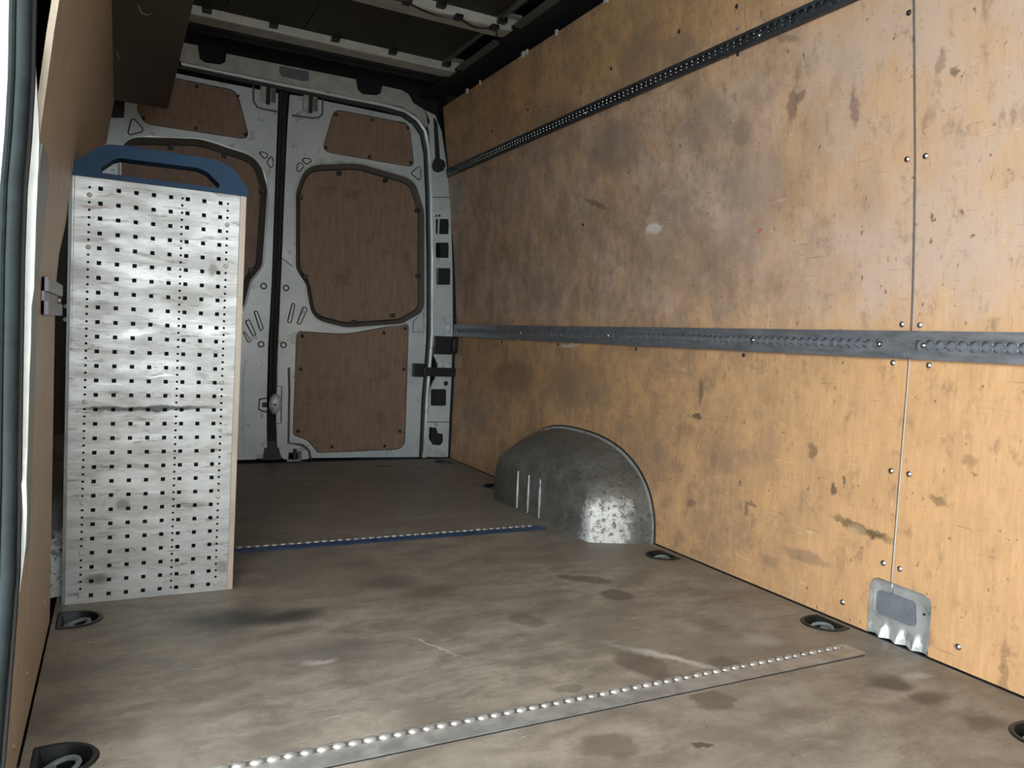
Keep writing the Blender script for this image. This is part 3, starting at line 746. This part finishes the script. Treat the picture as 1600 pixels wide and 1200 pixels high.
key = dpx([(677, 183), (683, 192), (687, 248), (694, 252), (696, 259), (692, 267), (684, 270), (677, 267), (674, 259), (677, 251), (680, 246)], YH)
pl_ = MB().plate(dpx(pil, YH), ph, XZ(YH), .018).build('pillar', 'silver', wb)
MB().plate(key, [], XZ(YH - .006), .006).build('keyhole_slot', 'rubber', wb)
MB().plate(hx(692.5, 432, 10.4, 12.4), [], XZ(YH + .006), .008).build('blank_plug', 'pad', wb)
MB().plate(hx(685, 621, 11.4, 12.4), [], XZ(YH + .006), .008).build('blank_plug', 'black', wb)
MB().box((PD(683, 354).x, YH + .019, PD(691, 368).z), (PD(692, 354).x, YH + .03, PD(691, 340).z)).build('liner_scrap', 'whitefoam', wb)
for (cx, cy, a, b) in ((686, 325, 10, 5.5), (691, 513, 14, 8)):
    MB().plate(hx(cx, cy, a, b, .006), [hx(cx + a * .25, cy + 1, 1.4, 2.2, .001)], XZ(YH - .006), .006).build('bracket', 'silver', wb)
    MB().tube([PD(cx + a - 3 + math.cos(t) * 2.2, cy + math.sin(t) * 4.2, YH - .008) for t in [k * math.pi / 4 for k in range(8)]], .0025, 6, True).build('bracket_loop', 'galv', wb, True)
MB().box((1.52, YH + .001, 0.0), (1.66, YH + .12, 1.95)).build('pillar_core', 'void', wb)
for yy in (308, 659):
    MB().tube([PD(676 if yy < 400 else 667, yy, YH - .001), PD(703, yy + .5, YH - .001)], .002, 5).build('pillar_joint', 'groove', wb)
# left pillar
lpil = dpx([(168, 184), (196, 184), (190, 232), (184, 300), (176, 714), (120, 714), (125, 300), (140, 262), (156, 215)], YH)
MB().plate(lpil, [hx(176, 267, 2, 2, .001)], XZ(YH), .018).build('pillar', 'silver', wb)
MB().cyl(PD(180, 171, YH - .004), (0, -1, 0), .037, .010, 18).build('grommet', 'rubber', wb)
MB().tube([PD(186, 232, YH - .002), PD(186, 300, YH - .002)], .004, 8).build('pillar_bead', 'whitefoam', wb, True)
# black lift-off hinge and check strap on the right pillar
hg = empty('door_hinge', PD(695, 552, YH), 'black door hinge block on the silver rear pillar, above the check strap', 'hinge')
a, b = PD(677, 553, YH), PD(706, 526, YH)
MB().bbox((a.x, YH - .014, a.z), (b.x, YH + .002, b.z), .004).build('hinge_leaf', 'black', hg)
a, b = PD(704, 552, YH - .02), PD(715, 528, YH - .02)
MB().bbox((a.x, YH - .045, a.z), (b.x, YH - .004, b.z), .012).build('hinge_knuckle', 'black', hg, True)
for x, y in ((699, 532), (681, 539), (699, 546)): MB().dome(PD(x, y, YH - .014), (0, -1, 0), .006, .004, 10, 3).build('bolt', 'black', hg, True)
cs = empty('check_strap', PD(680, 588, YH), 'black check strap bridging the right rear door and the silver pillar', 'door strap')
MB().bbox((PD(643, 588, YH).x, YH - .028, PD(643, 588, YH).z), (PD(664, 568, YH).x, YH - .002, PD(664, 568, YH).z), .004).build('strap_bracket', 'black', cs)
MB().bbox((PD(660, 586, YH).x, YH - .030, PD(660, 587, YH).z), (PD(712, 574, YH).x, YH - .008, PD(706, 575, YH).z), .004).build('strap_arm', 'black', cs)
for y in (573, 589): MB().dome(PD(712, y, YH - .03), (0, -1, 0), .006, .004, 10, 3).build('bolt', 'screw', cs, True)

# ------------------------------------------------------------------ rear doors
YD = YR - .005
def door(name, label, outline, cuts, big):
    o = empty(name, (dpx(outline)[0][0], YD, 0.0), label, kind='structure')
    holes = [c for c in cuts] + [big]
    MB().plate(outline_w(outline), holes, XZ(YD), .03).build('door_shell', 'silver', o)
    return o
def outline_w(px): return dpx(px, YD)
R_out = [(453, 148), (470, 150), (635, 184), (652, 196), (661, 214), (665, 245), (666, 320), (667, 480), (664, 600), (660, 690), (655, 714), (440, 716), (433, 690), (431, 660), (432, 600), (434, 550), (437, 490), (440, 420), (445, 290), (449, 200)]
L_out = [(200, 100), (435, 146), (433, 200), (430, 280), (424, 450), (419, 540), (417, 620), (416, 670), (410, 700), (400, 718), (186, 724), (188, 500), (190, 240), (195, 160)]
Rup = rp(dpx([(522, 170), (640, 193), (648, 262), (502, 237)], YD), [.045, .05, .035, .04], 5)
Rbig_px = [(478, 258), (560, 255), (648, 281), (663, 330), (663, 486), (628, 506), (540, 512), (487, 498), (478, 445), (462, 420), (462, 300)]
Rbig = rp(dpx(Rbig_px, YD), [.12, .3, .10, .15, .08, .08, .2, .10, .05, .08, .15], 6)
Rlow = rp(dpx([(463, 517), (540, 522), (639, 504), (633, 702), (497, 708), (480, 688), (457, 680)], YD), [.03, .5, .03, .06, .03, .06, .03], 5)
def mir(l, c): return [(2 * c - x, z) for x, z in reversed(l)]
Lup = rp(dpx([(262, 119), (370, 141), (391, 219), (226, 194), (214, 172), (222, 112)], YD), [.03, .05, .035, .05, .03, .03], 5)
Lbig = mir(Rbig, .694); Llow = mir(Rlow, .655)
d1 = door('door_1', 'left rear door in silver paint with brown plywood infill panels', L_out, [Lup, Llow], Lbig)
d2 = door('door_2', 'right rear door in silver paint with brown plywood infill panels', R_out, [Rup, Rlow], Rbig)
for d, up, big, low in ((d1, Lup, Lbig, Llow), (d2, Rup, Rbig, Rlow)):
    pan = {}
    for nm, l in (('up', up), ('low', low)):
        pan[nm] = MB().plate(inset(l, .0035), [], XZ(YD + .005), .009).build('plywood_panel', 'doorply', d)
        MB().plate(l, [], XZ(YD + .015), .004).build('panel_gasket', 'rubber', d)
    ib = inset(big, .024)
    pan['big'] = MB().plate(ib, [], XZ(YD + .034), .008).build('plywood_panel', 'doorply', d)
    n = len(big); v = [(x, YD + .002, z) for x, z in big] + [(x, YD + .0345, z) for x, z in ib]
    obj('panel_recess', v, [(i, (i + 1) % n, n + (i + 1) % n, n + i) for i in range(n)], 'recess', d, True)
    MB().tube([(x, YD, z) for x, z in inset(big, -.004)], .005, 6, True).build('recess_lip', 'silver', d, True)
    MB().tube([(x, YD + .031, z) for x, z in ib], .003, 5, True).build('panel_bead', 'rubber', d, True)
    # push rivets and spring clips
    if d is d2:
        riv = {'up': [(525, 179), (582, 187), (637, 200), (509, 231), (577, 245), (642, 254)], 'low': [(472, 525), (600, 520), (633, 513), (470, 577), (631, 577), (466, 674), (625, 674), (519, 698), (601, 697)]}
        clips = [(530, 271), (602, 282), (469, 309), (652, 329), (477, 433), (653, 431), (553, 503), (613, 493)]
    else:
        riv = {'up': [(307, 135), (373, 150), (224, 185), (306, 200), (384, 210)], 'low': []}
        clips = [(267, 230), (350, 243), (409, 299), (392, 422)]
    for k, l in riv.items():
        for x, y in l: MB().dome(PD(x, y, YD + .005), (0, -1, 0), .009, .006, 10, 3).build('rivet', 'darkscrew', pan[k], True)
    for x, y in clips:
        q = PD(x, y, YD + .02); MB().bbox((q.x - .011, YD + .006, q.z - .010), (q.x + .011, YD + .034, q.z + .010), .003).build('panel_clip', 'black', pan['big'])
def z2(l): return [(400 + x / 5, 60 + y / 5) for x, y in l]
def z1(l): return [(150 + x * .1875, 60 + y * .1875) for x, y in l]
def z3(l): return [(370 + x * .225, 280 + y * .225) for x, y in l]
def z4(l): return [(370 + x * .225, 500 + y * .225) for x, y in l]
def emboss(d, px, r=.0048, h=.005):
    l = rp(dpx(px, YD), .008, 3)
    e = MB().plate(inset(l, .002), [], XZ(YD - h), h + .001).build('pressed_pad', 'silver', d)
    MB().tube([(x, YD - .0008, z) for x, z in l], r * .75, 5, True).build('pressed_groove', 'groove', d, True)
emboss(d2, z2([(318, 1032), (325, 985), (350, 968), (372, 1000), (338, 1042)])); emboss(d2, z2([(360, 948), (380, 938), (425, 945), (432, 962), (390, 985)]))
emboss(d2, z2([(1270, 1000), (1284, 1012), (1284, 1095), (1272, 1105), (1208, 1055)])); emboss(d2, z3([(1220, 1062), (1226, 988), (1280, 928), (1297, 930), (1298, 1062)]), .002, .003)
emboss(d2, z3([(385, 862), (402, 868), (375, 998), (352, 993)])); emboss(d2, z3([(462, 885), (488, 900), (440, 1006), (418, 1003)]))
emboss(d1, z2([(25, 895), (40, 888), (98, 905), (68, 945)])); emboss(d1, z2([(118, 920), (134, 950), (130, 1000), (115, 1010), (85, 970)]))
emboss(d1, z1([(298, 672), (326, 680), (390, 755), (382, 778), (285, 803), (266, 790)]))
emboss(d1, z3([(120, 918), (140, 918), (182, 1035), (165, 1056)])); emboss(d1, z3([(60, 988), (85, 975), (132, 1080), (112, 1090)])); emboss(d1, z3([(45, 1060), (60, 1065), (95, 1125), (80, 1135)]))
for d, x, y in ((d1, 412, 447), (d2, 447, 450), (d1, 408, 538), (d2, 443, 539), (d2, 448, 675), (d1, 405, 675)):
    q = PD(x, y, YD - .002); MB().tube([(q.x + .013 * math.cos(t), q.y, q.z + .013 * math.sin(t)) for t in [k * math.pi / 8 for k in range(16)]], .0032, 6, True).build('pressed_ring', 'groove', d, True)
# lock covers low on both doors, with keeper, catch and bolts
lc = MB().plate(rp(dpx(z4([(46, 960), (44, 420), (58, 300), (95, 250), (140, 235), (208, 236), (206, 520), (206, 900), (190, 960)]), YD), .012, 3), [circ(PD(404, 568, YD).x, PD(404, 568, YD).z, .018, 14)], XZ(YD - .010), .011).build('lock_cover', 'silver', d1)
MB().plate(rp(dpx(z4([(150, 545), (206, 535), (206, 645), (145, 625)]), YD), .006, 3), [], XZ(YD - .013), .004).build('catch_frame', 'groove', lc)
MB().plate(rp(dpx(z4([(158, 553), (206, 545), (206, 634), (153, 616)]), YD), .006, 3), [], XZ(YD - .015), .004).build('catch_plate', 'silver', lc)
MB().plate(dpx(z4([(172, 572), (206, 568), (206, 606), (172, 603)]), YD), [], XZ(YD - .016), .003).build('catch_slot', 'black', lc)
rc = MB().plate(rp(dpx(z4([(290, 236), (325, 245), (350, 300), (358, 420), (352, 860), (450, 880), (490, 920), (500, 966), (320, 966), (280, 900), (272, 700), (282, 420)]), YD), .012, 3), [], XZ(YD - .010), .011).build('lock_cover', 'silver', d2)
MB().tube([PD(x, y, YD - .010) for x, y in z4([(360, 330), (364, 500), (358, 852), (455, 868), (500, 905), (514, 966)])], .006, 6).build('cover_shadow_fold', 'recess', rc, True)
MB().tube([PD(x, y, YD - .011) for x, y in z4([(280, 462), (312, 462), (308, 715), (272, 718)])], .0025, 5).build('pressed_groove', 'groove', rc, True)
q = PD(430, 631, YD - .012)
kb = MB().add(*(lambda b: (b.v, b.f))(MB().dome((q.x, q.y, q.z), (0, -1, 0), .03, .020, 14, 4))); 
for w in kb.v: w.z = q.z + (w.z - q.z) * 1.7
kp = kb.build('keeper', 'silver', d2, True)
MB().cyl(PD(430, 632, YD - .034), (0, 1, 0), .006, .006, 10).build('keeper_screw', 'groove', kp)
for d, cx, cy in ((d1, 418, 146), (d2, 484, 160), (d2, 459, 711)):
    q = PD(cx, cy, YD)
    k = empty('top_bolt', q, None); k.parent = d; k.location = q - world_origin(d)
    MB().bbox((q.x - .034, YD - .010, q.z - .04), (q.x + .036, YD + .001, q.z + .035 if cy < 700 else q.z + .02), .006).build('bolt_bracket', 'primer', k)
    MB().bbox((q.x - .008, YD - .026, q.z - .055 if cy < 700 else q.z - .02), (q.x + .010, YD - .008, q.z + .035), .003).build('bolt_rod', 'black', k)
    MB().bbox((q.x + .016, YD - .018, q.z - .04 if cy < 700 else q.z - .02), (q.x + .036, YD - .008, q.z + .02), .003).build('bolt_guide', 'pad', k)
for pts, d in ((z2([(522, 470), (518, 590), (490, 618), (440, 622), (280, 600)]), d2), (z1([(1312, 380), (1312, 520), (1345, 575), (1400, 590), (1510, 610)]), d1)):
    MB().tube([PD(x, y, YD - .002) for x, y in pts], .0045, 6).build('pressed_fold', 'recess', d, True)
MB().tube([PD(x, y, YD - .001) for x, y in z3([(310, 545), (385, 605)])], .002, 5).build('pressed_groove', 'groove', d2)
# rubber between the doors
cg = empty('trim_3', (.68, YD, 0), 'black rubber seal in the gap between the rear doors', kind='structure')
for k, dx in enumerate((-4, 0, 4)):
    MB().tube([PD(x + dx * .8, y, YD + .006 + (.006 if dx == 0 else 0)) for x, y in ((443, 138), (438, 280), (432, 430), (427, 540), (425, 640), (423, 690), (421, 718))], .012, 8).build('seal_strip', 'rubber', cg, True)
MB().add([PD(410, 719, YD - .02), PD(440, 718, YD - .02), PD(431, 680, YD), PD(416, 680, YD), PD(410, 719, YD + .02), PD(440, 718, YD + .02), PD(431, 680, YD + .02), PD(416, 680, YD + .02)],
         [(0, 1, 2, 3), (4, 7, 6, 5), (0, 4, 5, 1), (1, 5, 6, 2), (2, 6, 7, 3), (3, 7, 4, 0)]).build('seal_foot', 'rubber', cg)
MB().box((-.10, YD - .03, -.012), (1.64, YD + .12, .004)).build('sill', 'rubber', wb)

# ------------------------------------------------------------------ overhead shelf on the left
sh = empty('overhead_shelf', (.05, 2.2, 1.5), 'dark brown overhead shelf board above the perforated panel', 'shelf')
MB().bbox((-.052, .95, 1.50), (.158, 3.37, 1.518), .003).build('shelf_board', 'shelfdark', sh)
MB().bbox((.140, .95, 1.519), (.158, 3.37, 1.62), .003).build('front_lip', 'shelfdark', sh)
MB().box((-.066, .95, 1.519), (-.056, 3.37, 1.66)).build('back_rail', 'shelfdark', sh)
for pts in ([(190, 95, .0), (200, 20), (232, 24), (246, 15)],):
    pass
MB().tube([PF(x, y, 1.497) for x, y in ((216, 8), (221, 20), (231, 24), (237, 20))], .0012, 5).build('hanging_thread', 'primer', sh)
MB().tube([PF(x, y, 1.497) for x, y in ((183, 84), (187, 92))], .0018, 5).build('cable_tie_end', 'whitefoam', sh)

# ------------------------------------------------------------------ roof cable
kab = empty('roof_cable', (1.0, 2.955, 1.925), 'thin black cable sagging between ties along the second roof bow', 'cable')
cp = []
TIES = [(636, 3), (716, 27), (772, 43)]
def sag(a, b, s, n=8): return [(a[0] + (b[0] - a[0]) * k / n, a[1] + (b[1] - a[1]) * k / n + s * math.sin(math.pi * k / n)) for k in range(n)]
path = sag((560, -22), TIES[0], 4) + sag(TIES[0], TIES[1], 7) + sag(TIES[1], TIES[2], 8) + [(776, 47), (776, 60), (782, 68), (795, 72)]
MB().tube([PF(x, y, 1.924) for x, y in path], .0035, 6).build('cable_run', 'black', kab, True)
for t in TIES: q = PF(t[0], t[1], 1.926); MB().bbox((q.x - .016, q.y - .02, 1.918), (q.x + .016, q.y + .02, 1.934), .004).build('cable_tie', 'black', kab)

# ------------------------------------------------------------------ perforated end panel
YP = 2.01
pp = empty('perforated_panel', (.09, YP, 0), 'tall perforated bare metal panel with a blue plastic handle on top', 'panel')
x0, x1, zt = -.0945, .2600, .984
PXP = .0367; PZP = .03365
cols = [-.0415 + k * PXP for k in range(8)]; rows = [.0185 + k * PZP for k in range(29)]
holes = []; blank = []
def lean(x, z): return x - .0035 * (1 - z / .98)
random.seed(3)
for j, z in enumerate(rows):
    for i, x in enumerate(cols):
        if (i, j) in ((0, 24 - 0) , (7, 26), (7, 23), (7, 22)): pass
        holes.append(rect(lean(x, z), z, .0046, .0046))
riv = []
for xd, ks in ((-.0635, (2, 9, 30, 44, 51, 57)), (.1300, ()), (.2322, (4, 10, 27, 34, 44, 57))):
    for k in range(58):
        z = rows[0] - .5 * PZP + k * PZP / 2 + .0005
        if z < .004 or z > .982: continue
        if (57 - k) in [56 - q for q in ()] : continue
        if k in [58 - q for q in ks] and k < 57: riv.append((lean(xd, z), z)); continue
        holes.append(circ(lean(xd, z), z, .0030, 8))
sheet = MB().plate([(x0, .0005), (x1 - .0035, .0005), (x1, zt), (x0 + .0015, zt)], holes, XZ(YP), .0022).build('perforated_sheet', 'perf', pp)
for (x, z) in riv: MB().dome((x, YP, z), (0, -1, 0), .0058, .002, 12, 2).build('rivet', 'primer', sheet, True)
MB().box((x0 - .003, YP + .0023, .0005), (x0 + .0005, YP + .05, zt)).build('side_flange', 'perf', pp)
MB().box((x0 - .010, YP + .004, .0005), (x0 - .003, YP + .03, zt - .004)).build('side_flange', 'greystrip', pp)
MB().add([(x1 - .003, YP - .001, .0005), (x1 + .0095, YP - .001, .0005), (x1 + .0095, YP + .05, .0005), (x1 - .003, YP + .05, .0005), (x1 + .0008, YP - .001, zt), (x1 + .0145, YP - .001, zt), (x1 + .0145, YP + .05, zt), (x1 + .0008, YP + .05, zt)],
         [(0, 1, 5, 4), (1, 2, 6, 5), (2, 3, 7, 6), (3, 0, 4, 7), (0, 3, 2, 1), (4, 5, 6, 7)]).build('edge_strip', 'strip', pp)
MB().box((x0, YP + .046, .0005), (x1, YP + .050, zt)).build('back_sheet', 'groove', pp)
hout = [(-.0985, .984), (-.0985, 1.010), (-.050, 1.050), (-.030, 1.061), (.015, 1.065), (.205, 1.061), (.238, 1.049), (.277, 1.002), (.2795, .984)]
hin = [(-.044, .996), (-.040, 1.008), (-.018, 1.028), (-.004, 1.0345), (.162, 1.0365), (.184, 1.029), (.212, 1.004), (.210, .995)]
hl = rp(hout, [.004, .02, .03, .03, .06, .03, .03, .012, .004], 4); hi = rp(hin, .007, 4)
hb = MB().plate(hl, [hi], XZ(YP - .006), .055)
hd = hb.build('handle', 'blue', pp)
bv = hd.modifiers.new('round_edges', 'BEVEL'); bv.width = .005; bv.segments = 3; bv.limit_method = 'ANGLE'; bv.angle_limit = math.radians(50)
for z in (.660, .690): MB().dome((x0 - .010, YP + .012, z), (-1, 0, 0), .006, .008, 10, 3).build('hinge_bolt', 'galv', pp, True)

# ------------------------------------------------------------------ rails let into the floor
def floor_rail(label, x0, x1, yc, m, mt, first, hb):
    o = empty('floor_rail', ((x0 + x1) / 2, yc, 0), label, 'floor rail')
    out = rp([(x0, yc - .030), (x1 - .012, yc - .030), (x1, yc - .022), (x1 - .006, yc + .022), (x1 - .018, yc + .030), (x0, yc + .030)], [0, .006, .006, .006, .006, 0], 3)
    def lie(u, v, w): return Vector((u, v, w))
    MB().plate(out, [], lie, .0032).build('rail_plate', m, o)
    n = int((x1 - .03 - x0) / .0254); c, yy, w, k = x1 - .045, yc + .017, .0075, 10
    vs = []; f = []
    for r_, z_ in ((1, .003), (.92, .003 + hb * .55), (.6, .003 + hb * .9)):
        vs += [(c + .0112 * r_ * math.cos(q * 2 * math.pi / k), yy + w * r_ * math.sin(q * 2 * math.pi / k), z_) for q in range(k)]
    vs.append((c, yy, .003 + hb))
    for a in range(2): f += [(a * k + q, a * k + (q + 1) % k, (a + 1) * k + (q + 1) % k, (a + 1) * k + q) for q in range(k)]
    f += [(2 * k + q, 2 * k + (q + 1) % k, 3 * k) for q in range(k)]; f.append(tuple(range(k)))
    first_tooth = obj('tooth', vs, f, mt, o, True)
    for i in range(1, n):                   # teeth along the slot, all sharing one mesh
        t = first_tooth.copy(); COL.objects.link(t); t.parent = o
        t.location = first_tooth.location - Vector((i * .0254, 0, 0))
    MB().box((x0, yc + .0115, .0030), (x1 - .03, yc + .0255, .0038)).build('rail_slot', 'recess', o)
    MB().box((x0, yc - .0325, .0002), (x1 - .014, yc - .0302, .0012)).build('rail_edge_gap', 'void', o)
    return o
floor_rail('blue floor rail with a silver toothed slot, ending beside the wheel arch', .14, 1.372, 2.362, 'bluerail', 'alufloor', True, .005)
floor_rail('worn silver floor rail with a toothed slot, ending near the pressed metal frame cover', .02, 1.515, 1.155, 'alufloor', 'alufloor', False, .0065)

# ------------------------------------------------------------------ lashing cups in the floor
def cup(i, x, y, sd, label, ring=True):
    o = empty('lashing_cup', (x, y, 0), label, 'lashing point', 'lashing cups let into the floor')
    a, b = cup_outline(x, y, sd, .003), cup_outline(x, y, sd, -.006); n = len(a)
    v = [(p[0], p[1], .0005) for p in a] + [(p[0], p[1], .0035) for p in inset(a, .003)] + [(p[0], p[1], .003) for p in b] + [(p[0], p[1], -.026) for p in inset(b, .008)]
    f = []
    for r_ in range(3): f += [(r_ * n + k, r_ * n + (k + 1) % n, (r_ + 1) * n + (k + 1) % n, (r_ + 1) * n + k) for k in range(n)]
    f.append(tuple(3 * n + k for k in range(n)))
    obj('cup_bowl', v, f, 'black', o, True)
    if ring:
        rr = .024
        MB().tube([(x + sd * .006 + rr * math.cos(t), y + rr * 1.1 * math.sin(t), -.012 + .006 * math.cos(t)) for t in [k * math.pi / 9 for k in range(18)]], .0045, 7, True).build('lashing_ring', 'greystrip', o, True)
    MB().cyl((x - sd * .006, y, -.0255), (0, 0, 1), .010, .007, 6).build('bolt_head', 'primer', o)
    MB().bbox((x + sd * .022 - .010, y - .012, -.025), (x + sd * .022 + .010, y + .012, -.010), .003).build('ring_saddle', 'greystrip', o)
names = ['black floor lashing cup at the foot of the perforated panel', 'black floor lashing cup beside the sliding door jamb on the left',
         'black floor lashing cup just in front of the bright wheel arch', 'black floor lashing cup beside the pressed metal frame cover, behind the silver floor rail',
         'black floor lashing cup in front of the silver floor rail, near the dark floor stains', 'black floor lashing cup in the corner by the rear doors', 'black floor lashing cup just behind the wheel arch, in the dark']
for i, c in enumerate(CUPS): cup(i, *c, names[i])
